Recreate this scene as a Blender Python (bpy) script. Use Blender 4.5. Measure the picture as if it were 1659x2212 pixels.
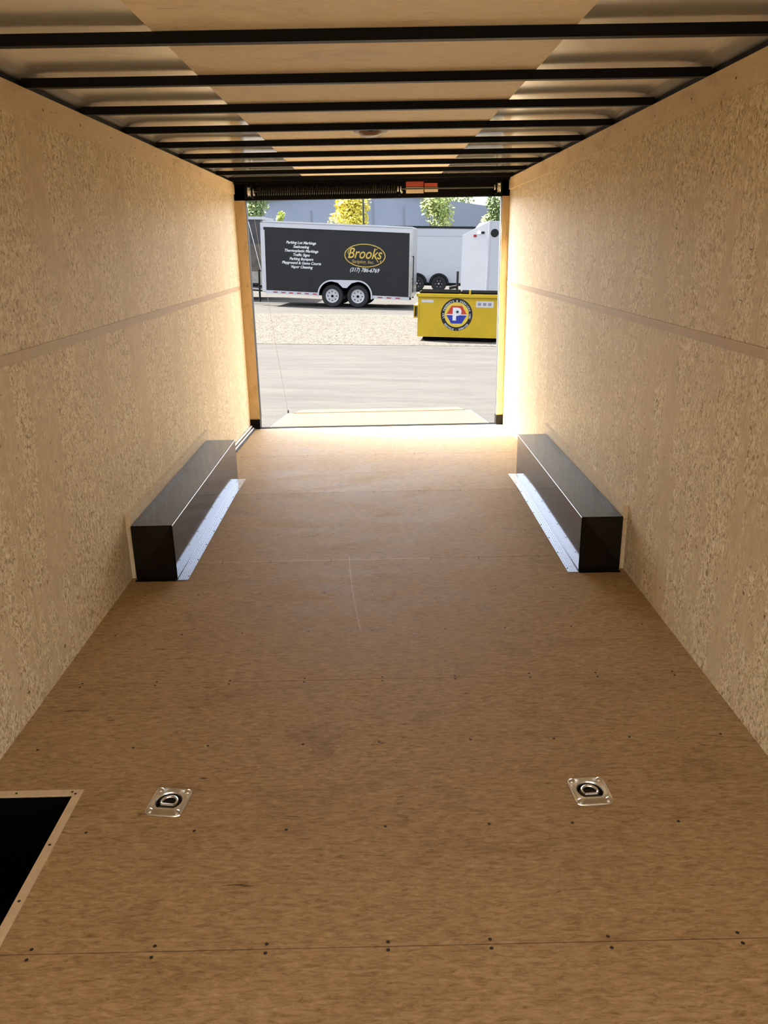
import bpy, bmesh, math, random
from mathutils import Vector, Matrix
R = random.Random(7)
PI = math.pi
for o in list(bpy.data.objects):
    bpy.data.objects.remove(o)
SC = bpy.context.scene
COL = SC.collection

# ------------------------------------------------------------------ camera
FPX, PITCH, YAW, ROLL = 1702.67, 0.32502, 0.00532, -0.01826
CAM = Vector((0.015, 0.0, 1.5711))
FW = Vector((math.sin(YAW)*math.cos(PITCH), math.cos(YAW)*math.cos(PITCH), -math.sin(PITCH)))
_r = FW.cross(Vector((0, 0, 1))).normalized(); _u = _r.cross(FW)
RT = math.cos(ROLL)*_r + math.sin(ROLL)*_u
UP = -math.sin(ROLL)*_r + math.cos(ROLL)*_u
cd = bpy.data.cameras.new('camera'); cam = bpy.data.objects.new('camera', cd); COL.objects.link(cam)
cd.sensor_fit = 'VERTICAL'; cd.sensor_height = 36.0; cd.sensor_width = 27.0
cd.lens = FPX*36.0/2212.0; cd.clip_end = 600; cd.clip_start = 0.02
M = Matrix((RT, UP, -FW)).transposed().to_4x4(); M.translation = CAM
cam.matrix_world = M
SC.camera = cam

def at(px, py, Y):
    """point on the photo ray of pixel (px,py) that lies in the plane y = Y"""
    d = FW + RT*((px-829.5)/FPX) - UP*((py-1106)/FPX)
    return CAM + d*((Y-CAM.y)/d.y)

# ------------------------------------------------------------------ sky, sun, exposure
SUN = Vector((1.34, -0.70, -2.07)).normalized()
w = bpy.data.worlds.new('sky'); SC.world = w; w.use_nodes = True
nt = w.node_tree; nt.nodes.clear()
sky = nt.nodes.new('ShaderNodeTexSky'); sky.sky_type = 'NISHITA'; sky.sun_disc = False
sky.sun_elevation = math.asin(-SUN.z); sky.sun_rotation = math.atan2(-SUN.x, -SUN.y)
sky.air_density = 1.0; sky.dust_density = 3.0; sky.ozone_density = 1.0
bg = nt.nodes.new('ShaderNodeBackground'); bg.inputs[1].default_value = 0.335
wo = nt.nodes.new('ShaderNodeOutputWorld')
hs = nt.nodes.new('ShaderNodeHueSaturation'); hs.inputs['Saturation'].default_value = 0.42
nt.links.new(sky.outputs[0], hs.inputs['Color']); nt.links.new(hs.outputs[0], bg.inputs[0]); nt.links.new(bg.outputs[0], wo.inputs[0])
sd = bpy.data.lights.new('sun', 'SUN'); sd.energy = 12.5; sd.angle = 0.02; sd.color = (1.0, 0.95, 0.86)
so = bpy.data.objects.new('sun', sd); COL.objects.link(so)
so.rotation_euler = SUN.to_track_quat('-Z', 'Y').to_euler()
vs = SC.view_settings
vs.view_transform = 'Standard'; vs.look = 'None'; vs.gamma = 1.0; vs.use_curve_mapping = False
vs.exposure = 2.35

# ------------------------------------------------------------------ materials
def srgb(r, g, b):
    f = lambda c: (c/255/12.92) if c <= 10 else ((c/255+0.055)/1.055)**2.4
    return (f(r), f(g), f(b), 1)

TONE = 1.0
class NT:
    def __init__(s, name):
        s.m = bpy.data.materials.new(name); s.m.use_nodes = True
        s.t = s.m.node_tree; s.b = s.t.nodes['Principled BSDF']
        s.tc = s.t.nodes.new('ShaderNodeTexCoord')
    def n(s, typ, **k):
        x = s.t.nodes.new(typ)
        for a, v in k.items(): setattr(x, a, v)
        return x
    def l(s, a, b): s.t.links.new(a, b)
    def mapping(s, scale=(1, 1, 1), loc=(0, 0, 0)):
        x = s.n('ShaderNodeMapping'); x.inputs['Scale'].default_value = scale; x.inputs['Location'].default_value = loc
        s.l(s.tc.outputs['Object'], x.inputs[0]); return x.outputs[0]
    def noise(s, vec, scale, detail=3, rough=0.55, dist=0):
        x = s.n('ShaderNodeTexNoise'); x.inputs['Scale'].default_value = scale
        x.inputs['Detail'].default_value = detail; x.inputs['Roughness'].default_value = rough
        x.inputs['Distortion'].default_value = dist
        s.l(vec, x.inputs['Vector']); return x.outputs[0]
    def ramp(s, fac, stops):
        x = s.n('ShaderNodeValToRGB'); e = x.color_ramp.elements
        while len(e) < len(stops): e.new(0.5)
        for el, (p, c) in zip(e, stops):
            el.position = p; el.color = c if len(c) == 4 else (*c, 1)
        s.l(fac, x.inputs[0]); return x.outputs[0]
    def mix(s, a, b, fac, mode='MIX'):
        x = s.n('ShaderNodeMix', data_type='RGBA', blend_type=mode)
        for v, i in ((fac, 0), (a, 6), (b, 7)):
            if hasattr(v, 'links'): s.l(v, x.inputs[i])
            else: x.inputs[i].default_value = v
        return x.outputs[2]
    def bump(s, h, strength=0.3, dist=0.01):
        x = s.n('ShaderNodeBump'); x.inputs['Strength'].default_value = strength; x.inputs['Distance'].default_value = dist
        s.l(h, x.inputs['Height']); s.l(x.outputs[0], s.b.inputs['Normal'])
    def fin(s, col, rough=0.6, metal=0, spec=0.5):
        if TONE != 1.0:                      # yard base colours darkened in place of a dimmer outdoor light
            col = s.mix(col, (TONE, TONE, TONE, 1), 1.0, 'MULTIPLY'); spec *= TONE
        if hasattr(col, 'links'): s.l(col, s.b.inputs['Base Color'])
        else: s.b.inputs['Base Color'].default_value = col
        if hasattr(rough, 'links'): s.l(rough, s.b.inputs['Roughness'])
        else: s.b.inputs['Roughness'].default_value = rough
        s.b.inputs['Metallic'].default_value = metal
        s.b.inputs['Specular IOR Level'].default_value = spec
        return s.m
MATS = {}
def pm(name, c, rough=0.5, metal=0, var=0.12, scale=8, spec=0.5, bump=0, bscale=60):
    """plain procedural paint / plastic / metal with slight mottling"""
    if name in MATS: return MATS[name]
    s = NT(name); v = s.mapping()
    f = s.noise(v, scale, 4)
    a = tuple(x*(1-var) for x in c[:3]); b = tuple(min(1, x*(1+var)) for x in c[:3])
    if bump: s.bump(s.noise(v, bscale, 4), bump, 0.004)
    MATS[name] = s.fin(s.ramp(f, [(0.3, a), (0.7, b)]), rough, metal, spec)
    return MATS[name]

def wall_mat():
    s = NT('flake board')
    v = s.mapping((1, 1, 0.62)); v2 = s.mapping((1, 1, 1))
    vb = s.mapping((1, 2.6, 0.25), (3, 1, 0))
    n1 = s.noise(v, 66, 4, 0.68, 1.4)
    n2 = s.noise(v, 24, 3, 0.6, 0.8)
    n3 = s.noise(v2, 7, 3, 0.6, 0.5)
    band = s.noise(vb, 2.4, 3, 0.55, 0.4)
    flake = s.ramp(n1, [(0.36, srgb(156, 130, 90)), (0.47, srgb(212, 194, 157)), (0.54, srgb(230, 214, 180)), (0.66, srgb(248, 240, 218))])
    pl = s.ramp(n2, [(0.35, srgb(206, 187, 151)), (0.65, srgb(220, 202, 167))])
    a = s.mix(s.mix(band, n2, 0.25), n3, 0.25)
    k = s.ramp(a, [(0.43, (0, 0, 0)), (0.50, (1, 1, 1))])
    c = s.mix(pl, flake, k)
    big = s.ramp(s.noise(v2, 1.1, 2), [(0.3, (0.92, 0.91, 0.89)), (0.7, (1, 1, 1))])
    c = s.mix(c, big, 1.0, 'MULTIPLY')
    fleck = s.ramp(s.noise(s.mapping((1, 1, 1), (9, 4, 2)), 38, 2, 0.5), [(0.70, (0, 0, 0)), (0.76, (1, 1, 1))])
    c = s.mix(c, srgb(120, 90, 58), fleck)
    s.bump(n1, 0.3, 0.004)
    return s.fin(c, 0.55, 0, 0.35)
def ply_mat(name, lo, mid, hi, rough=0.5, spec=0.4, axis=0, sc=1.0):
    s = NT(name)
    st = [1.0, 1.0, 1.0]; st[axis] = 0.26
    v = s.mapping(tuple(st)); vf = s.mapping((1, 1, 1))
    g = s.noise(v, 95*sc, 6, 0.75, 0.7)
    st2 = [1.0, 1.0, 1.0]; st2[axis] = 0.5
    m = s.noise(s.mapping(tuple(st2), (5, 2, 0)), 6*sc, 6, 0.68, 0.9)
    c = s.ramp(g, [(0.30, lo), (0.5, mid), (0.72, hi)])
    k = s.ramp(m, [(0.28, (0.74, 0.70, 0.64)), (0.46, (0.97, 0.96, 0.95)), (0.6, (1, 1, 1)), (0.78, (0.90, 0.87, 0.84))])
    c = s.mix(c, k, 1.0, 'MULTIPLY')
    # short dark fibre nicks
    st3 = [1.0, 1.0, 1.0]; st3[axis] = 0.22
    d = s.noise(s.mapping(tuple(st3), (1, 7, 3)), 42*sc, 2, 0.5, 0.9)
    nick = s.ramp(d, [(0.70, (0, 0, 0)), (0.78, (1, 1, 1))])
    c = s.mix(c, tuple(x*0.55 for x in lo[:3])+(1,), nick)
    s.bump(g, 0.12, 0.002)
    rr = s.ramp(m, [(0.3, (rough*0.85,)*3), (0.7, (rough*1.15,)*3)])
    return s.fin(c, rr, 0, spec)
WALL = wall_mat()
FLOOR = ply_mat('floor plywood', srgb(132, 106, 70), srgb(172, 145, 106), srgb(196, 171, 132), 0.6, 0.10, 0)
DOVE = FLOOR
CEILPLY = ply_mat('ceiling plywood', srgb(220, 204, 176), srgb(232, 218, 194), srgb(240, 230, 210), 0.6, 0.2, 0)
TRIMPLY = ply_mat('trim plywood', srgb(212, 188, 150), srgb(222, 200, 162), srgb(230, 210, 174), 0.5, 0.35, 1)
JAMB = ply_mat('jamb wood', srgb(190, 164, 122), srgb(202, 176, 134), srgb(210, 186, 146), 0.5, 0.35, 2)
RAMP = ply_mat('ramp plywood', srgb(66, 60, 47), srgb(71, 65, 52), srgb(76, 70, 58), 0.9, 0.02, 0)  # wood colour darkened like the yard to offset the strong daylight
BLACK = pm('black satin paint', (0.003, 0.003, 0.0034, 1), 0.5, 0, 0.12, 8, 0.10)
BLACKG = pm('black gloss paint', (0.004, 0.004, 0.004, 1), 0.09, 0, 0.1, 5, 0.42)
RUBBER = pm('black rubber', (0.012, 0.012, 0.013, 1), 0.7)
VOID = pm('black liner', (0.0022, 0.0022, 0.0022, 1), 0.95, 0, 0.12, 8, 0.05)
DSTEEL = pm('dull grey steel', (0.09, 0.088, 0.08, 1), 0.45, 0.7, 0.15, 40)
STEEL = pm('galvanised steel', (0.74, 0.73, 0.69, 1), 0.33, 1.0, 0.1, 40)
ALU = pm('aluminium', (0.30, 0.33, 0.39, 1), 0.26, 1.0, 0.05, 30)
ALUTR = pm('satin aluminium trim', (0.62, 0.63, 0.65, 1), 0.35, 0.6, 0.05, 10)
SEAMM = pm('wall seam strip', srgb(182, 157, 120), 0.5, 0, 0.06, 20)
STRIPM = pm('tan strip', srgb(212, 192, 160), 0.45, 0, 0.08, 20)
WHITEP = pm('white plastic', (0.75, 0.75, 0.74, 1), 0.4)
SCREW = pm('dark screw head', (0.035, 0.022, 0.014, 1), 0.5, 0.3)
def roof_mat():
    s = NT('roof skin'); v = s.mapping((1.0, 2.0, 1))
    n = s.noise(v, 1.6, 1, 0.4, 0.0)
    s.bump(n, 0.12, 0.02)
    return s.fin(s.ramp(n, [(0.3, (0.80, 0.78, 0.74)), (0.7, (0.86, 0.84, 0.80))]), 0.16, 0.6)
ROOF = roof_mat()

# ------------------------------------------------------------------ mesh helpers
class MB:
    def __init__(s): s.v = []; s.f = []
    def add(s, vs, fs):
        b = len(s.v); s.v += [tuple(p) for p in vs]; s.f += [tuple(i+b for i in f) for f in fs]; return s
    def box(s, x0, x1, y0, y1, z0, z1):
        return s.add([(x0,y0,z0),(x1,y0,z0),(x1,y1,z0),(x0,y1,z0),(x0,y0,z1),(x1,y0,z1),(x1,y1,z1),(x0,y1,z1)],
                     [(0,3,2,1),(4,5,6,7),(0,1,5,4),(1,2,6,5),(2,3,7,6),(3,0,4,7)])
    def hexa(s, lo, hi):
        """8-point block: four bottom points, four top points, counter-clockwise"""
        return s.add(list(lo)+list(hi), [(0,3,2,1),(4,5,6,7),(0,1,5,4),(1,2,6,5),(2,3,7,6),(3,0,4,7)])
    def prism(s, poly, d, org=(0,0,0), ax=('x','z','y')):
        """extrude a 2D polygon; ax names which world axes carry u, v and the depth"""
        ix = {'x':0,'y':1,'z':2}; n = len(poly); vs = []
        for w_ in (d[0], d[1]):
            for (u, v) in poly:
                p = [0,0,0]; p[ix[ax[0]]] = u; p[ix[ax[1]]] = v; p[ix[ax[2]]] = w_
                vs.append((p[0]+org[0], p[1]+org[1], p[2]+org[2]))
        return s.add(vs, [tuple(range(n-1,-1,-1)), tuple(range(n,2*n))] + [(i,(i+1)%n,n+(i+1)%n,n+i) for i in range(n)])
    def tube(s, pts, r, n=8, caps=True):
        pts = [Vector(p) for p in pts]; rings = []
        rr = r if isinstance(r, (list, tuple)) else [r]*len(pts)
        ref = None; vs = []
        for i, p in enumerate(pts):
            t = (pts[min(i+1,len(pts)-1)]-pts[max(i-1,0)]).normalized()
            if ref is None: ref = Vector((0,0,1)) if abs(t.z) < 0.9 else Vector((1,0,0))
            a = (ref - t*ref.dot(t)).normalized(); ref = a; b = t.cross(a)
            vs += [p + (a*math.cos(2*PI*k/n)+b*math.sin(2*PI*k/n))*rr[i] for k in range(n)]
        fs = []
        for i in range(len(pts)-1):
            for k in range(n):
                fs.append((i*n+k, i*n+(k+1)%n, (i+1)*n+(k+1)%n, (i+1)*n+k))
        if caps: fs += [tuple(range(n-1,-1,-1)), tuple(range((len(pts)-1)*n, len(pts)*n))]
        return s.add(vs, fs)
    def lathe(s, prof, c=(0,0,0), n=24, ax='z', closed=False):
        """profile of (radius, height) revolved about an axis through c"""
        vs = []; m = len(prof)
        for k in range(n):
            a = 2*PI*k/n
            for (r, h) in prof:
                u, v = r*math.cos(a), r*math.sin(a)
                p = {'z': (u, v, h), 'y': (u, h, v), 'x': (h, u, v)}[ax]
                vs.append((p[0]+c[0], p[1]+c[1], p[2]+c[2]))
        fs = []
        for k in range(n):
            k2 = (k+1) % n
            for i in range(m if closed else m-1):
                j = (i+1) % m
                fs.append((k*m+i, k2*m+i, k2*m+j, k*m+j))
        if not closed:
            fs += [tuple(k*m for k in range(n))[::-1], tuple(k*m+m-1 for k in range(n))]
        return s.add(vs, fs)
    def sheet(s, x0, x1, y0, y1, zf, th, holes=()):
        """flat board with rectangular holes; zf(y) gives the top height"""
        xs = sorted({x0, x1, *[a for h in holes for a in h[:2] if x0 < a < x1]})
        ys = sorted({y0, y1, *[a for h in holes for a in h[2:] if y0 < a < y1]})
        inh = lambda x, y: any(h[0] < x < h[1] and h[2] < y < h[3] for h in holes)
        for i in range(len(xs)-1):
            for j in range(len(ys)-1):
                a, b, c, d = xs[i], xs[i+1], ys[j], ys[j+1]
                if inh((a+b)/2, (c+d)/2): continue
                s.hexa([(a,c,zf(c)-th),(b,c,zf(c)-th),(b,d,zf(d)-th),(a,d,zf(d)-th)], [(a,c,zf(c)),(b,c,zf(c)),(b,d,zf(d)),(a,d,zf(d))])
        return s
    def build(s, name, mat, parent=None, smooth=True, bevel=0, loc=None):
        me = bpy.data.meshes.new(name); me.from_pydata(s.v, [], s.f)
        bm = bmesh.new(); bm.from_mesh(me)
        bmesh.ops.recalc_face_normals(bm, faces=bm.faces)
        if bevel:
            bmesh.ops.bevel(bm, geom=[e for e in bm.edges if e.calc_face_angle(0) > 0.5], offset=bevel, segments=2, affect='EDGES')
        bm.to_mesh(me); bm.free()
        me.materials.append(mat)
        if smooth:
            me.shade_smooth(); me.set_sharp_from_angle(angle=0.55)
        o = bpy.data.objects.new(name, me); COL.objects.link(o)
        if parent: o.parent = parent
        if loc: o.location = loc
        return o
def tag(o, label=None, cat=None, group=None, kind=None):
    if label: o['label'] = label
    if cat: o['category'] = cat
    if group: o['group'] = group
    if kind: o['kind'] = kind
    return o
def empty(name, mat=None, **k):
    o = bpy.data.objects.new(name, None); o.empty_display_size = 0.05; COL.objects.link(o)
    if mat is not None: o.matrix_world = mat
    return tag(o, **k)
def inst(src, parent, loc, rot=None, name=None):
    o = bpy.data.objects.new(name or src.name.split('.')[0], src.data); COL.objects.link(o)
    o.parent = parent; o.location = loc
    if rot: o.rotation_euler = rot
    return o
def text(body, size, mat, parent, name, loc, rot=(PI/2, 0, 0), shear=0, extrude=0.002, bold=0.0, sx=1.0):
    c = bpy.data.curves.new('lettering', 'FONT'); c.body = body; c.size = size; c.shear = shear
    c.align_x = 'CENTER'; c.align_y = 'CENTER'; c.extrude = extrude; c.offset = bold; c.resolution_u = 4
    t = bpy.data.objects.new('lettering', c); COL.objects.link(t)
    bpy.context.view_layer.update()
    me = bpy.data.meshes.new_from_object(t.evaluated_get(bpy.context.evaluated_depsgraph_get()))
    bpy.data.objects.remove(t); bpy.data.curves.remove(c)
    me.materials.clear(); me.materials.append(mat); me.name = name
    o = bpy.data.objects.new(name, me); COL.objects.link(o)
    o.parent = parent; o.location = loc; o.rotation_euler = rot; o.scale = (sx, 1, 1)
    return o

# ------------------------------------------------------------------ cargo trailer interior (the room)
HW = 1.244                     # half width
YF, YE = -3.2, 7.65            # front wall, rear opening
ZC = 2.166                     # underside of ceiling plywood
ZB = 2.134                     # underside of roof bows / top of walls
SEAM = 1.441                   # a floor seam; sheets are 4 ft
DY0 = SEAM + 3*1.2192          # start of the dovetail
DK = -0.113/2.5
fz = lambda y: 0.0 if y <= DY0 else (y-DY0)*DK

HATCH = (-1.235, -0.935, 1.02, 2.015)
RINGS = [(-0.636, 1.972), (0.632, 1.980)]
RH = 0.040
holes = [HATCH] + [(x-RH, x+RH, y-RH, y+RH) for x, y in RINGS]
floor = empty('floor', kind='structure', label='worn brown plywood floor of the cargo trailer in seamed sheets')
ys = [YF] + [SEAM+k*1.2192 for k in range(-3, 6)] + [YE]
for a, b in zip(ys[:-1], ys[1:]):
    MB().sheet(-HW, HW, a+0.0014, b-0.0014, fz, 0.018, [h for h in holes if h[2] < b and h[3] > a]).build('plywood_sheet', FLOOR, floor)
sub = MB(); sub.sheet(-HW-0.04, HW+0.04, YF, DY0, lambda y: -0.020, 0.03, [HATCH]+holes[1:])
sub.sheet(-HW-0.04, HW+0.04, DY0, YE, lambda y: fz(y)-0.020, 0.03)
sub.build('subfloor', VOID, floor)

# floor screws, in rows over the joists
sm = MB().lathe([(0.0001, 0.0012), (0.0035, 0.0012), (0.0048, 0.0003), (0.0048, -0.004)], n=8)
s0 = sm.build('screw', SCREW, floor, loc=(0.2, 1.0, 0))
boxes_x = 1.0
for k in range(-2, 15):
    y = SEAM + k*0.4064
    if y > 6.9: continue
    n = 9
    for i in range(n):
        x = -1.12 + i*0.28 + R.uniform(-0.03, 0.03)
        rows = [0.014, -0.014] if k % 3 == 0 else [0.0]
        if y > 4.6 and R.random() < 0.45: continue
        for dy in rows:
            yy = y + dy + R.uniform(-0.004, 0.004)
            if HATCH[0]-0.03 < x < HATCH[1]+0.04 and HATCH[2] < yy < HATCH[3]+0.04: continue
            if abs(x) > 0.94 and 3.6 < yy < 5.6: continue
            if any(abs(x-a) < 0.07 and abs(yy-b) < 0.08 for a, b in RINGS): continue
            inst(s0, floor, (x, yy, fz(yy)))
# pale scuffs
SCUFF = pm('pale scuff', srgb(190, 158, 120), 0.6)
m = MB()
pts = [(-0.155+0.075*t-0.03*math.sin(t*PI)*0.3, 3.93-0.86*t) for t in [i/12 for i in range(13)]]
for (a, b), (c, d) in zip(pts[:-1], pts[1:]):
    m.hexa([(a-0.003,b,0.0),(c-0.003,d,0.0),(c+0.003,d,0.0),(a+0.003,b,0.0)], [(a-0.003,b,0.0004),(c-0.003,d,0.0004),(c+0.003,d,0.0004),(a+0.003,b,0.0004)])
m.build('scuff_mark', SCUFF, floor)
m = MB(); m.box(-0.93, 0.28, SEAM+2*1.2192-0.0045, SEAM+2*1.2192+0.0045, 0, 0.0005)
m.build('scuff_mark', SCUFF, floor)

# walls: 4 ft high lower boards, upper boards, seam strip, plain plywood band at the top
ZS = 1.2273
BOARD = ply_mat('backing board', srgb(196, 178, 146), srgb(218, 202, 172), srgb(234, 222, 198), 0.55, 0.3, 1)
def make_wall(side):
    sg = -1 if side == 'left' else 1
    W = empty('wall_'+side, kind='structure', label='%s wall of pale flake board with a seam strip at half height' % side)
    x0, x1 = sorted((sg*HW, sg*(HW+0.05)))
    vs_ = [YF, -2.29, 0.15, 2.59, 5.03, YE]
    for a, b in zip(vs_[:-1], vs_[1:]):
        g = 0.0012
        cut = (side == 'left' and a < 0.2)
        for z0, z1, nm in ((None, ZS-0.002, 'lower_panel'), (ZS+0.002, ZB-0.095, 'upper_panel')):
            segs = [(a, b)]
            if True:                          # unseen openings added in both side walls to let daylight in
                d0, d1 = LIGHT_OPENING
                segs = [(p, q) for p, q in ((a, min(b, d0)), (max(a, d1), b)) if q-p > 0.01]
            for p, q in segs:
                zb0 = (fz(p)-0.03) if z0 is None else z0; zb1 = (fz(q)-0.03) if z0 is None else z0
                if q > DY0 > p and z0 is None: 
                    mb = MB()
                    for (c, d) in ((p, DY0), (DY0, q)):
                        mb.hexa([(x0,c+g*(c==p),fz(c)-0.03),(x1,c+g*(c==p),fz(c)-0.03),(x1,d-g*(d==q),fz(d)-0.03),(x0,d-g*(d==q),fz(d)-0.03)],
                                [(x0,c+g*(c==p),z1),(x1,c+g*(c==p),z1),(x1,d-g*(d==q),z1),(x0,d-g*(d==q),z1)])
                    mb.build(nm, WALL, W)
                else:
                    MB().hexa([(x0,p+g,zb0),(x1,p+g,zb0),(x1,q-g,zb1),(x0,q-g,zb1)], [(x0,p+g,z1),(x1,p+g,z1),(x1,q-g,z1),(x0,q-g,z1)]).build(nm, WALL, W)
    segs = [(YF, LIGHT_OPENING[0]), (LIGHT_OPENING[1], YE)]
    for p, q in segs:
        a, b = sorted((sg*(HW-0.0035), sg*(HW+0.01)))
        MB().box(a, b, p, q, ZS-0.018, ZS+0.018).build('seam_strip', SEAMM, W)
    a, b = sorted((sg*(HW-0.010), sg*(HW+0.05)))
    for p, q in zip((YF, -1.54, 0.9, 3.34, 5.78), (-1.54, 0.9, 3.34, 5.78, YE)):
        MB().box(a, b, p+0.001, q-0.001, ZB-0.097, ZB).build('top_board', TRIMPLY, W)
    # outer skin
    a, b = sorted((sg*(HW+0.051), sg*(HW+0.06)))
    for p, q in segs: MB().box(a, b, p, q, -0.25, 2.24).build('outer_skin', BLACK, W)
    # board behind the wheel box
    a, b = sorted((sg*(HW-0.0275), sg*HW))
    MB().hexa([(a,3.69,0.0005),(b,3.69,0.0005),(b,5.62,fz(5.62)+0.0005),(a,5.62,fz(5.62)+0.0005)], [(a,3.69,0.338),(b,3.69,0.338),(b,5.62,0.335),(a,5.62,0.335)]).build('backing_board', BOARD, W)
    for y in [-0.7+i*0.405 for i in range(21)]:
        for z in (ZB-0.05,):
            if y > 1.5: inst(WS, W, (sg*(HW-0.010), y+R.uniform(-.02, .02), z), (0, -sg*PI/2, 0), 'screw')
    return W
LIGHT_OPENING = (-3.1, -0.5)  # added out of view, for daylight on the interior
WS = MB().lathe([(0.0001, 0.0012), (0.0030, 0.0012), (0.0042, 0.0003), (0.0042, -0.003)], n=8).build('screw', SCREW, floor, loc=(0.9, 1.1, 0))
WLm = make_wall('left'); WRm = make_wall('right')
fr = empty('wall_front', kind='structure', label='front wall of pale flake board behind the photographer')
MB().box(-HW-0.05, HW+0.05, YF-0.06, YF, -0.05, 2.24).build('panel', WALL, fr)

# ceiling: plywood strip down the middle, bare roof skin beside it, black steel bows across
ceil = empty('ceiling', kind='structure', label='trailer roof with plywood strip, bare metal sides and black bows')
for p, q in zip((YF, -2.24, 0.2, 2.64, 5.08), (-2.24, 0.2, 2.64, 5.08, YE)):
    MB().box(-0.61, 0.61, p, q, ZC, ZC+0.009).build('plywood_strip', CEILPLY, ceil)
for sg in (-1, 1):
    m = MB(); nx, ny = 14, 120
    for j in range(ny+1):
        y = YF + (YE-YF)*j/ny
        for i in range(nx+1):
            u = i/nx; x = sg*(0.60 + u*(HW+0.05-0.60))
            ph = (y-2.617)/0.6096*2*PI
            sag = 0.004*math.sin(u*PI)*math.cos(ph)*(0.6+0.4*math.sin(y*1.7+sg))
            z = ZC+0.010 + sag*0.8
            if u > 0.86: z -= 0.038*((u-0.86)/0.14)**1.6
            m.v.append((x, y, z))
    for j in range(ny):
        for i in range(nx):
            a = j*(nx+1)+i; m.f.append((a, a+1, a+nx+2, a+nx+1))
    m.build('roof_skin', ROOF, ceil)
    a, b = sorted((sg*(HW-0.002), sg*(HW+0.05)))
    MB().box(a, b, YF, YE, ZB+0.0005, ZB+0.02).build('roof_rail', BLACK, ceil)
MB().box(-HW-0.06, HW+0.06, YF-0.06, YE, ZC+0.035, ZC+0.06).build('outer_roof', BLACK, ceil)
bow = None
for k in range(-9, 9):
    y1 = 2.6176 + k*0.6096
    if bow is None:
        m = MB().box(-HW, HW, -0.038, 0, ZB, ZC-0.001)
        bow = m.build('roof_bow', BLACK, ceil, bevel=0.003); bow.location = (0, y1, 0)
    else: inst(bow, ceil, (0, y1, 0))

# rear frame
trimL = empty('trim_1', kind='structure', label='left wooden door jamb with a black foot')
trimR = empty('trim_2', kind='structure', label='right wooden door jamb with a black foot')
for T_, xi, sg in ((trimL, -1.148, -1), (trimR, 1.178, 1)):
    a, b = sorted((xi, sg*(HW+0.05)))
    MB().box(a, b, YE, YE+0.09, -0.02, 2.14).build('jamb_board', JAMB, T_)
    MB().box(min(xi-0.002, sg*(HW-0.001)), max(xi+0.002, sg*(HW-0.001)), YE-0.012, YE+0.092, -0.122, -0.02).build('foot', BLACK, T_)
    MB().box(min(xi-sg*0.004, xi-sg*0.0005), max(xi-sg*0.004, xi-sg*0.0005), YE+0.012, YE+0.10, -0.018, 1.983).build('seal', RUBBER, T_)
hd = empty('trim_3', kind='structure', label='black steel header over the rear opening')
MB().box(-HW-0.05, HW+0.05, YE, YE+0.09, 1.984, 2.225).build('beam', BLACK, hd)
MB().box(-1.145, 1.175, YE+0.0005, YE+0.108, -0.20, -0.121).build('sill', VOID, hd)
MB().box(-HW, HW, YE-0.05, YE, 2.118, 2.16).build('angle', BLACK, hd)
RED = pm('red label', srgb(214, 96, 76), 0.5); CREAM = pm('cream label', srgb(240, 222, 194), 0.5)
def lab(px0, px1, py0, py1, mat, nm='warning_label'):
    p = at(px0, py1, YE-0.002); q = at(px1, py0, YE-0.002)
    yb = YE-0.0003
    return MB().box(p.x, q.x, yb-0.0015, yb, p.z, q.z).build(nm, mat, hd)
# spring tube along the header
spr = empty('door_spring', Matrix.Translation((0, YE-0.055, 2.055)), label='black coil spring assist with rod and brackets under the header', cat='spring assembly')
MB().tube([(-1.10, 0, 0), (1.14, 0, 0)], 0.0070, 8).build('rod', pm('dull shaft', (0.10, 0.10, 0.095, 1), 0.4, 0.6), spr)
hx = []
NT_ = 62
for i in range(NT_*12+1):
    a = 2*PI*i/12; hx.append((-1.03+1.25*i/(NT_*12), 0.030*math.sin(a), 0.030*math.cos(a)))
MB().tube(hx, 0.0075, 5).build('coil', pm('oiled spring steel', (0.03, 0.028, 0.022, 1), 0.35, 0.8), spr)
for x in (-1.07, 0.245, 1.11):
    MB().box(x-0.008, x+0.008, -0.03, 0.05, -0.055, 0.06).build('bracket', BLACK, spr, bevel=0.003)
    MB().lathe([(0.0001, -0.016), (0.024, -0.016), (0.024, 0.016), (0.0001, 0.016)], (x, 0, 0), 14, 'x').build('collar', STEEL, spr)
    MB().lathe([(0.0001, -0.006), (0.011, -0.006), (0.011, 0.0), (0.0001, 0.0)], (x+0.02, -0.03, -0.03), 6, 'y').build('bolt', STEEL, spr)
for x in (-1.095, 1.135):
    MB().lathe([(0.012, -0.012), (0.045, -0.012), (0.045, -0.009), (0.036, -0.006), (0.036, 0.006), (0.045, 0.009), (0.045, 0.012), (0.012, 0.012)], (x, 0, 0), 18, 'x', True).build('cable_drum', STEEL, spr)

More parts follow.
